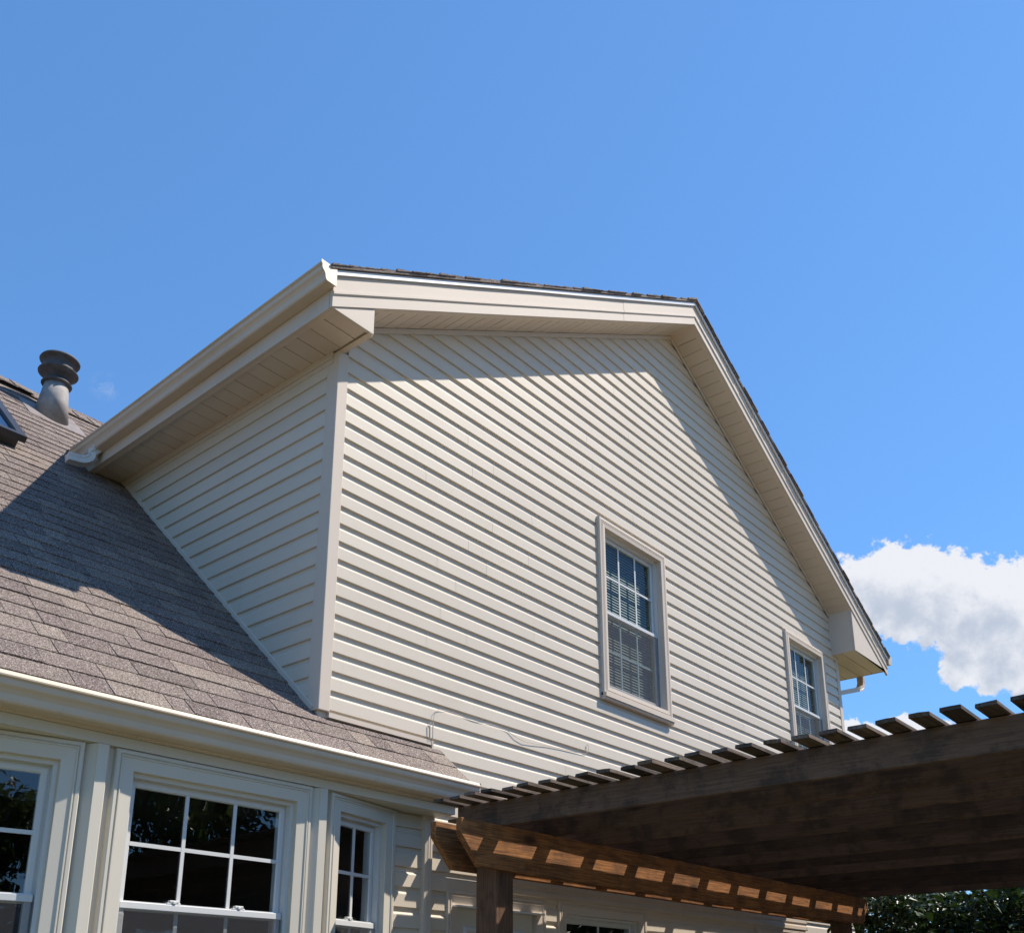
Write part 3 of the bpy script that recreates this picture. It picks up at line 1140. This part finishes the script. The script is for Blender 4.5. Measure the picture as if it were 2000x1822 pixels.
# vent pipe
VX, VY = -0.29, 3.50
vz = 3.03
vp = MB()
fl = []
for d in (0.013, 0.019):
    for (a, b) in ((-.24, -.22), (.24, -.22), (.24, .22), (-.24, .22)):
        fl.append(Vector((VX + a, VY, (VY - RY0) / RS)) + UPV * b + NRM * d)
vp.hexa(fl)
vent = vp.build('vent_pipe', FLASHL, house)
mb = MB()
n = 40
lo = []
hi = []
for k in range(n):
    a = 2 * PI * k / n
    xx, yy = VX + 0.136 * math.cos(a), VY + 0.136 * math.sin(a)
    lo.append((xx, yy, (yy - RY0) / RS + .018))
    hi.append((VX + .094 * math.cos(a), VY + .094 * math.sin(a), 3.385))
mb.sweep([lo, hi])
mb.build('flashing_cone', FLASH, vent, smooth=True)
mb = MB()
lathe(mb, VX, VY, [(0.090, 3.36), (0.122, 3.372), (0.124, 3.377), (0.108, 3.395), (0.09, 3.42)])
mb.build('storm_collar', CAPM, vent, smooth=False)
mb = MB()
lathe(mb, VX, VY, [(0.088, 3.37), (0.088, 3.42), (0.105, 3.44), (0.160, 3.482), (0.162, 3.489), (0.128, 3.497), (0.122, 3.53)])
mb.build('lower_cap', CAPM, vent)
mb = MB()
lathe(mb, VX, VY, [(0.116, 3.49), (0.118, 3.555), (0.13, 3.575), (0.160, 3.596), (0.163, 3.603), (0.155, 3.618), (0.11, 3.640), (0.03, 3.648)])
mb.build('upper_cap', CAPM, vent)

# skylight
def on_roof(x, y, h):
    return Vector((x, y, (y - RY0) / RS)) + NRM * h


def roof_box(x0, x1, s0, s1, h0, h1, yref):
    b0 = on_roof(0, yref, 0)
    v = []
    for h in (h0, h1):
        for (x, s) in ((x0, s0), (x1, s0), (x1, s1), (x0, s1)):
            v.append(b0 + UPV * s + NRM * h + Vector((x, 0, 0)))
    return v


sk = MB().hexa(roof_box(-1.66, -0.965, 0.03, 1.12, 0.0, 0.075, 2.33)).build('skylight', BRONZE, house)
fr = MB()
for (a, b, c, d) in ((-1.70, -0.93, 0.0, 0.06), (-1.70, -0.93, 1.10, 1.16), (-1.70, -1.64, 0.06, 1.10), (-0.99, -0.93, 0.06, 1.10)):
    fr.hexa(roof_box(a, b, c, d, 0.077, 0.125, 2.33))
fr.build('frame', BRONZE, sk)
MB().hexa(roof_box(-1.64, -0.99, 0.06, 1.10, 0.098, 0.106, 2.33)).build('pane', GLASS_SKY, sk)

# lower gutter, fascia and header over the bay
lg = k_gutter(house, None, None, None, lambda o, z, t: (-4.3 + 5.20 * t, -0.2085 - o, -0.430 + z + 0.004 * (2 * t - 1)))
end_cap(lg, lambda o, z, d: (0.900 + d, -0.2085 - o, -0.426 + z))
MB().box((-4.3, -0.2075, -0.548), (0.885, -0.190, -0.405)).build('fascia', GUTTER, house)
MB().box((-4.3, -0.1898, -0.552), (0.885, 0.02, -0.540)).build('eave_soffit', SOFFIT, house)
hd = MB().box((-4.3, -0.176, -0.600), (0.852, -0.150, -0.5525)).box((-4.3, -0.1495, -0.602), (0.850, -0.004, -0.590)).box((0.838, -0.1495, -0.5895), (0.852, -0.004, -0.5525)).build('bay_header', BAYTRIM, house, bevel=0.003)


# -- bow window ---------------------------------------------------------------
def facet(x, y, ang):
    return Matrix.Translation((x, y, 0)) @ Matrix.Rotation(ang, 4, 'Z')


BZ0, BZ1, ZM = -2.10, -0.6035, -1.262
FAC = []
Mc = facet(-1.282, -0.150, 0)
window(house, Mc, 1.072, BZ0, BZ1, PROF_BAY, 3, ZM, locks=2, trim=BAYTRIM, tw=0.09, depth=0.05, label='middle window of the bow with six panes over a screen')
Mr = facet(-0.075, -0.135, math.radians(12.5))
window(house, Mr, 0.60, BZ0, BZ1, PROF_BAY, 2, ZM, locks=1, trim=BAYTRIM, tw=0.09, depth=0.05, label='narrow right hand window of the bow')
wl = 1.072
al = math.radians(-11)
Ml = facet(-1.412 - wl * math.cos(al), -0.135 - wl * math.sin(al), al)
window(house, Ml, wl, BZ0, BZ1, PROF_BAY, 3, ZM, locks=2, trim=BAYTRIM, tw=0.09, depth=0.05, label='left hand window of the bow cut by the frame edge')
al2 = math.radians(-22)
# panels under the windows, and mullion posts between facets
for (M, w) in ((Mc, 1.072), (Mr, 0.60), (Ml, wl)):
    MB().box((-0.02, -0.006, GZ), (w + .02, 0.05, BZ0 - .002)).box((-0.03, 0.012, BZ0), (0.012, 0.05, BZ1)).box((w - .012, 0.012, BZ0), (w + .03, 0.05, BZ1)).build('bay_panel', BAYTRIM, house, M)
for (xa_, ya_, xb_, yb_) in ((-1.412, -0.135, -1.282, -0.150), (-0.210, -0.150, -0.075, -0.135)):
    xm = (xa_ + xb_) / 2
    mb = MB()
    mb.sweep([[(xa_ - .01, ya_ + .03, z), (xa_ + .008, ya_ - .004, z), (xm - .030, -0.178, z), (xm - .026, -0.186, z), (xm + .020, -0.188, z), (xm + .026, -0.182, z), (xm + .030, -0.150, z), (xb_ + .01, yb_ + .004, z), (xb_ + .01, yb_ + .03, z)] for z in (GZ, -0.6035)])
    mb.build('mullion_post', BAYTRIM, house)
# side wall of the bow back to the house
MB().box((-4.3, 0.2, GZ), (-2.46, 0.23, -0.6)).build('bay_panel', BAYTRIM, house)

# -- gable windows ---------------------------------------------------------------
for i, (a, b, c, d) in enumerate(WINS):
    window(house, Matrix.Translation((a, 0, 0)), b - a, c, d, PROF_UP, 3, (c + d) / 2 - 0.02, blinds=(c + .1, d - .1), trim=TRIM, tw=0.08, depth=0.045, sill=True, glass=GLASS_UP,
           label=('tall six over six gable window near the middle of the wall' if i == 0 else 'six over six gable window close to the right corner'))
    rm = MB()
    rm.add([(a - .3, 0.16, c - .5), (b + .5, 0.16, c - .5), (b + .5, 0.16, d + .4), (a - .3, 0.16, d + .4), (a - .3, 2.6, c - .5), (b + .5, 2.6, c - .5), (b + .5, 2.6, d + .4), (a - .3, 2.6, d + .4)],
           [(4, 5, 6, 7), (0, 4, 7, 3), (1, 2, 6, 5), (0, 1, 5, 4), (3, 7, 6, 2)])
    rm.build('room', ROOM, house)
rm = MB()
a, b, c, d = -4.2, 0.44, GZ, -0.606
rm.add([(a, 0.26, c), (b, 0.26, c), (b, 0.26, d), (a, 0.26, d), (a, 4.2, c), (b, 4.2, c), (b, 4.2, d), (a, 4.2, d)], [(4, 5, 6, 7), (0, 4, 7, 3), (1, 2, 6, 5), (0, 1, 5, 4), (3, 7, 6, 2)])
rm.build('room', ROOM, house)
# ground floor openings under the pergola: one door, two windows
a, b, c, d = DOORS[0]
M = Matrix.Translation((a, 0, 0))
w = b - a
dr = MB()
ring_sweep(dr, 0.086, w - .086, c, d - .086, [(0, 0.01), (0, -0.02), (0.04, -0.02), (0.04, -0.05)])
door = dr.build('door', TRIM, house, M)
for sd in (1, 2, 3):
    trim_side(0, w, c - .2, d, PROF_BAY, sd).build('frame', TRIM, door, M)
MB().box((0.05, -0.055, d - .098), (w - .05, -0.012, d - .088)).build('drip_cap', DRIP, door, M)
MB().box((0.10, 0.012, c), (w - .10, 0.03, d - .10)).build('door_panel', BAYTRIM, door, M)
for (u0, u1, q0, q1) in ((0.18, w - .18, d - .62, d - .20), (0.18, w - .18, d - 1.9, d - .75)):
    pm = MB()
    ring_sweep(pm, u0, u1, q0, q1, [(0, -0.012), (0.012, -0.004), (0.024, -0.004), (0.036, -0.014)])
    pm.build('moulding', WHITE, door, M)
for i in (1, 2):
    a, b, c, d = DOORS[i]
    window(house, Matrix.Translation((a, 0, 0)), b - a, c, d, PROF_BAY, 2, (c + d) / 2, trim=TRIM, tw=0.09, depth=0.045,
           label='ground floor window shaded by the pergola beside the door' if i == 1 else 'ground floor window shaded by the pergola near the far corner')
rm = MB()
a, b, c, d = 1.95, 7.3, GZ, -0.7
rm.add([(a, 0.16, c), (b, 0.16, c), (b, 0.16, d), (a, 0.16, d), (a, 3, c), (b, 3, c), (b, 3, d), (a, 3, d)], [(4, 5, 6, 7), (0, 4, 7, 3), (1, 2, 6, 5), (0, 1, 5, 4), (3, 7, 6, 2)])
rm.build('room', ROOM, house)

# -- broad moulded band on the wall above the door and windows ---------------------------------
pf = [(-0.016, -0.880), (-0.034, -0.882), (-0.036, -0.930), (-0.031, -0.936), (-0.026, -0.946), (-0.028, -0.956), (-0.036, -0.962), (-0.037, -0.992), (-0.030, -1.000), (-0.016, -1.000)]
bb = MB().sweep([[(x, y, z) for (y, z) in pf] for x in (1.33, 5.98)]).build('belt_board', GUTTER, house)
MB().sweep([[(x, y * 1.06, z) for (y, z) in pf] for x in (5.981, 5.992)]).build('end_cap', BAYTRIM, bb)

# -- cable on the siding ---------------------------------------------------------------
cb = MB()
pts = [(0.806, -0.03, -0.155), (0.80, -0.032, -0.09), (0.803, -0.032, 0.01), (0.812, -0.034, 0.053), (0.835, -0.03, 0.073), (0.87, -0.026, 0.083)]
n = 10
for i in range(1, n + 1):
    pts.append((0.87 + (1.45 - .87) * i / n, -0.02, 0.083 + 0.008 * math.sin(i * .9)))
pts += [(1.52, -0.022, 0.078), (1.60, -0.03, 0.052), (1.68, -0.032, 0.040), (1.78, -0.03, 0.047), (1.95, -0.026, 0.064), (2.10, -0.024, 0.072), (2.30, -0.022, 0.078), (2.40, -0.024, 0.088), (2.43, -0.03, 0.115), (2.432, -0.036, 0.15), (2.42, -0.03, 0.165), (2.408, -0.026, 0.13), (2.41, -0.022, 0.09)]
tube(cb, [(x_, y_ * .80, z_) for (x_, y_, z_) in pts], 0.0019, 6)
co = cb.build('cable', CABLE)
tag(co, 'thin pale cable strung loosely along the siding above the lower roof end', 'cable')
cb = MB()
tube(cb, [(0.775, -0.026, -0.128), (0.773, -0.026, -0.03), (0.785, -0.025, -0.012), (0.798, -0.026, -0.03), (0.797, -0.028, -0.12)], 0.003, 6)
cb.build('clip', CABLE, co)

# ------------------------------------------------------------------ pergola
pg = thing('pergola', 'dark stained wooden pergola with slatted top beside the house', 'pergola', (3.0, -2.8, GZ + .06))
BT, BB = -0.757, -0.994
XB0, XB1 = 0.290, 5.72


def beam_mesh(th=0.038):
    L = XB1 - XB0
    pf = [(0, 0), (0, -0.083), (0.145, BB - BT), (L - .145, BB - BT), (L, -0.083), (L, 0)]
    mb = MB()
    mb.sweep([[(x, y, z) for (x, z) in pf] for y in (0, th)])
    return mb.mesh('beam', WOOD_BEAM)


bme = beam_mesh()
for y in (-0.750, -0.568, -5.0, -4.818):
    o = link('beam', bme, pg, Matrix.Translation((XB0, y, BT)))
    bv = o.modifiers.new('bevel', 'BEVEL')
    bv.width = .004
    bv.segments = 2
pme = MB().box((0, 0, GZ + .06), (0.142, 0.142, -0.80)).mesh('post', WOOD_POST)
for (x, y) in ((0.606, -0.711), (5.26, -0.711), (0.606, -4.961), (5.26, -4.961)):
    o = link('post', pme, pg, Matrix.Translation((x, y, 0)))
    bv = o.modifiers.new('bevel', 'BEVEL')
    bv.width = .006
    bv.segments = 2
rme = []
for v in range(4):
    mb = MB()
    # y runs from the house end 0 to -5.3
    pf = [(0.0, 0.138), (0.0, 0.082), (-0.115, 0.0), (-5.1, 0.0), (-5.22, 0.05), (-5.22, 0.138)]
    if v:
        pf[:3] = [(0.405, 0.138), (0.405, 0.0)]
    mb.sweep([[(x, y, z) for (y, z) in pf] for x in (0, 0.038)])
    rme.append(mb.mesh('rafter', WOOD_RAFTER))
for i in range(12):
    M = Matrix.Translation((0.600 + 0.4475 * i + random.uniform(-.005, .005), -0.44 + random.uniform(-.012, .012), BT + 0.0008 - random.uniform(0, .006))) @ Matrix.Rotation(random.uniform(-.0012, .0012), 4, 'Z')
    o = link('rafter', rme[0 if i == 0 else 1 + i % 3], pg, M)
    bv = o.modifiers.new('bevel', 'BEVEL')
    bv.width = .003
    bv.segments = 1
SW, ST = 0.080, 0.0155
sme = []
for v in range(6):
    mb = MB()
    n = 14
    rings = []
    for i in range(n + 1):
        x = 5.36 * i / n
        w = random.uniform(-.002, .002)
        zz = random.uniform(-.0012, .0016)
        e0 = random.uniform(-.006, .006) if i in (0, n) else 0
        rings.append([(x + e0, -SW / 2 + w, zz), (x + e0 * .3, SW / 2 + w, zz), (x - e0 * .5, SW / 2 + w - .002, ST + zz), (x - e0, 0.0 + w, ST + zz + .001), (x + e0 * .6, -SW / 2 + w + .001, ST + zz)])
    mb.sweep(rings)
    sme.append(mb.mesh('slat', WOOD_SLAT))
short = None
for k in range(-5, 37):
    ynear = -0.605 - 0.1222 * k
    yc = ynear + SW / 2
    if yc > -0.42:
        mb = MB()
        mb.hexa([(0, -SW / 2, 0), (4.80, -SW / 2, 0), (4.80, SW / 2, 0), (0, SW / 2, 0), (0, -SW / 2, ST), (4.80, -SW / 2, ST), (4.80, SW / 2, ST), (0, SW / 2, ST)])
        short = short or mb.mesh('slat', WOOD_SLAT)
        link('slat', short, pg, Matrix.Translation((0.918 + random.uniform(0, .02), yc, BT + 0.1395)))
        continue
    M = Matrix.Translation((0.425 + random.uniform(-.028, .022), yc + random.uniform(-.003, .003), BT + 0.1395)) @ Matrix.Rotation(random.uniform(-.0016, .0016), 4, 'Z') @ Matrix.Rotation(random.uniform(-.05, .05), 4, 'X')
    link('slat', sme[random.randrange(6)], pg, M)

# ------------------------------------------------------------------ plants
def leaves(mb, centers, size, rng, droop=0.5):
    for p in centers:
        s = size * rng.uniform(.6, 1.25)
        yaw = rng.uniform(0, 2 * PI)
        pitch = rng.uniform(-1.0, .6) * droop - .25
        d = Vector((math.cos(yaw) * math.cos(pitch), math.sin(yaw) * math.cos(pitch), math.sin(pitch)))
        sd = d.cross(Vector((rng.uniform(-.5, .5), rng.uniform(-.5, .5), 1))).normalized()
        nn = sd.cross(d)
        p = Vector(p)
        mb.add([p, p + d * s * .35 + sd * s * .32 + nn * s * .06, p + d * s * .45 - nn * s * .02, p + d * s * .35 - sd * s * .32 + nn * s * .06, p + d * s],
               [(0, 2, 1), (0, 3, 2), (1, 2, 4), (2, 3, 4)])


rng = random.Random(3)
vine = thing('climbing_vine', 'dense dark green leafy vine hanging at the far end of the pergola', 'vine', (6.6, -2.4, GZ))
cs = []
for i in range(42000):
    x = rng.uniform(5.76, 8.4)
    y = rng.uniform(-4.8, -0.35)
    top = -0.60 + 0.05 * math.sin(y * 3.1) + 0.05 * math.sin(y * 7.3 + 1) + (x - 5.9) * .02
    z = top - abs(rng.gauss(0, 0.62))
    if z < GZ:
        continue
    bul = math.sin(y * 2.3 + z * 1.7) * .5 + math.sin(y * 5.1 - z * 4.3) * .5
    if y < -1.15 and x < 6.15 + .22 * bul:
        continue
    cs.append((x, y, z))
mb = MB()
leaves(mb, cs, 0.085, rng, 0.9)
fs = []
for i in range(260):
    y = rng.uniform(-4.2, -0.5)
    z = -0.62 - rng.random() ** 1.5 * 1.6
    fs.append((rng.uniform(5.72, 6.05), y, z))
leaves(mb, fs, 0.12, rng, 0.6)
tag(mb.build('foliage', LEAF, vine), kind='stuff')
st = MB()
for i in range(16):
    x, y = rng.uniform(6.1, 7.0), rng.uniform(-4.3, -.8)
    pts = []
    for k in range(8):
        pts.append((x + rng.uniform(-.06, .06), y + rng.uniform(-.06, .06), GZ + (2.35) * k / 7))
    tube(st, pts, 0.011, 5)
tag(st.build('stem', BARK, vine), kind='stuff')


def tree(name, label, x, y, h, r, n, size, trunk=0.18, zb_=0.35, seed=1, group=None):
    rg = random.Random(seed)
    t = thing(name, label, 'tree', (x, y, GZ), group)
    mb = MB()
    tube(mb, [(x, y, GZ - .05), (x + .1, y, GZ + h * .3), (x + .05, y + .1, GZ + h * .75)], [trunk, trunk * .75, trunk * .25], 9)
    for k in range(9):
        a = rg.uniform(0, 2 * PI)
        z0 = GZ + h * rg.uniform(.28, .6)
        L = r * rg.uniform(.5, .9)
        tube(mb, [(x + .08, y, z0), (x + math.cos(a) * L * .5, y + math.sin(a) * L * .5, z0 + L * .35), (x + math.cos(a) * L, y + math.sin(a) * L, z0 + L * .6)], [trunk * .35, trunk * .2, trunk * .06], 6)
    mb.build('trunk', BARK, t)
    clumps = []
    for k in range(60):
        a = rg.uniform(0, 2 * PI)
        q = rg.uniform(-1, 1)
        rr = rg.uniform(.45, 1.0)
        s_ = math.sqrt(max(0, 1 - q * q))
        clumps.append((x + math.cos(a) * r * s_ * rr, y + math.sin(a) * r * s_ * rr, GZ + h * (zb_ + (1 - zb_) * (0.5 + q * .5 * rr)), r * rg.uniform(.16, .34)))
    cs = []
    for i in range(n):
        c = rg.choice(clumps)
        v = Vector((rg.gauss(0, 1), rg.gauss(0, 1), rg.gauss(0, 1))).normalized() * c[3] * rg.uniform(.3, 1.05)
        cs.append((c[0] + v.x, c[1] + v.y, c[2] + v.z * .8))
    mb = MB()
    leaves(mb, cs, size, rg, 1.0)
    tag(mb.build('crown', LEAF_T, t), kind='stuff')
    return t


tree('leafy_tree', 'distant green tree showing between the pergola slats beside the right house corner', 27.0, 8.2, 8.9, 2.9, 7000, 0.16, seed=5)
for i, (x, y, h, r, lb) in enumerate(((8.5, -21, 11.5, 5.0, 'tallest dark tree across the lawn facing the bow window'), (15.5, -20.5, 11.0, 4.6, 'rounder dark tree across the lawn opposite the pergola'),
                                      (0.8, -22, 11.5, 5.0, 'broad dark tree across the lawn facing the lower roof'))):
    tree('garden_tree', lb, x, y, h, r, 32000, 0.24, 0.2, 0.04, seed=11 + i, group='trees across the lawn reflected in the windows')
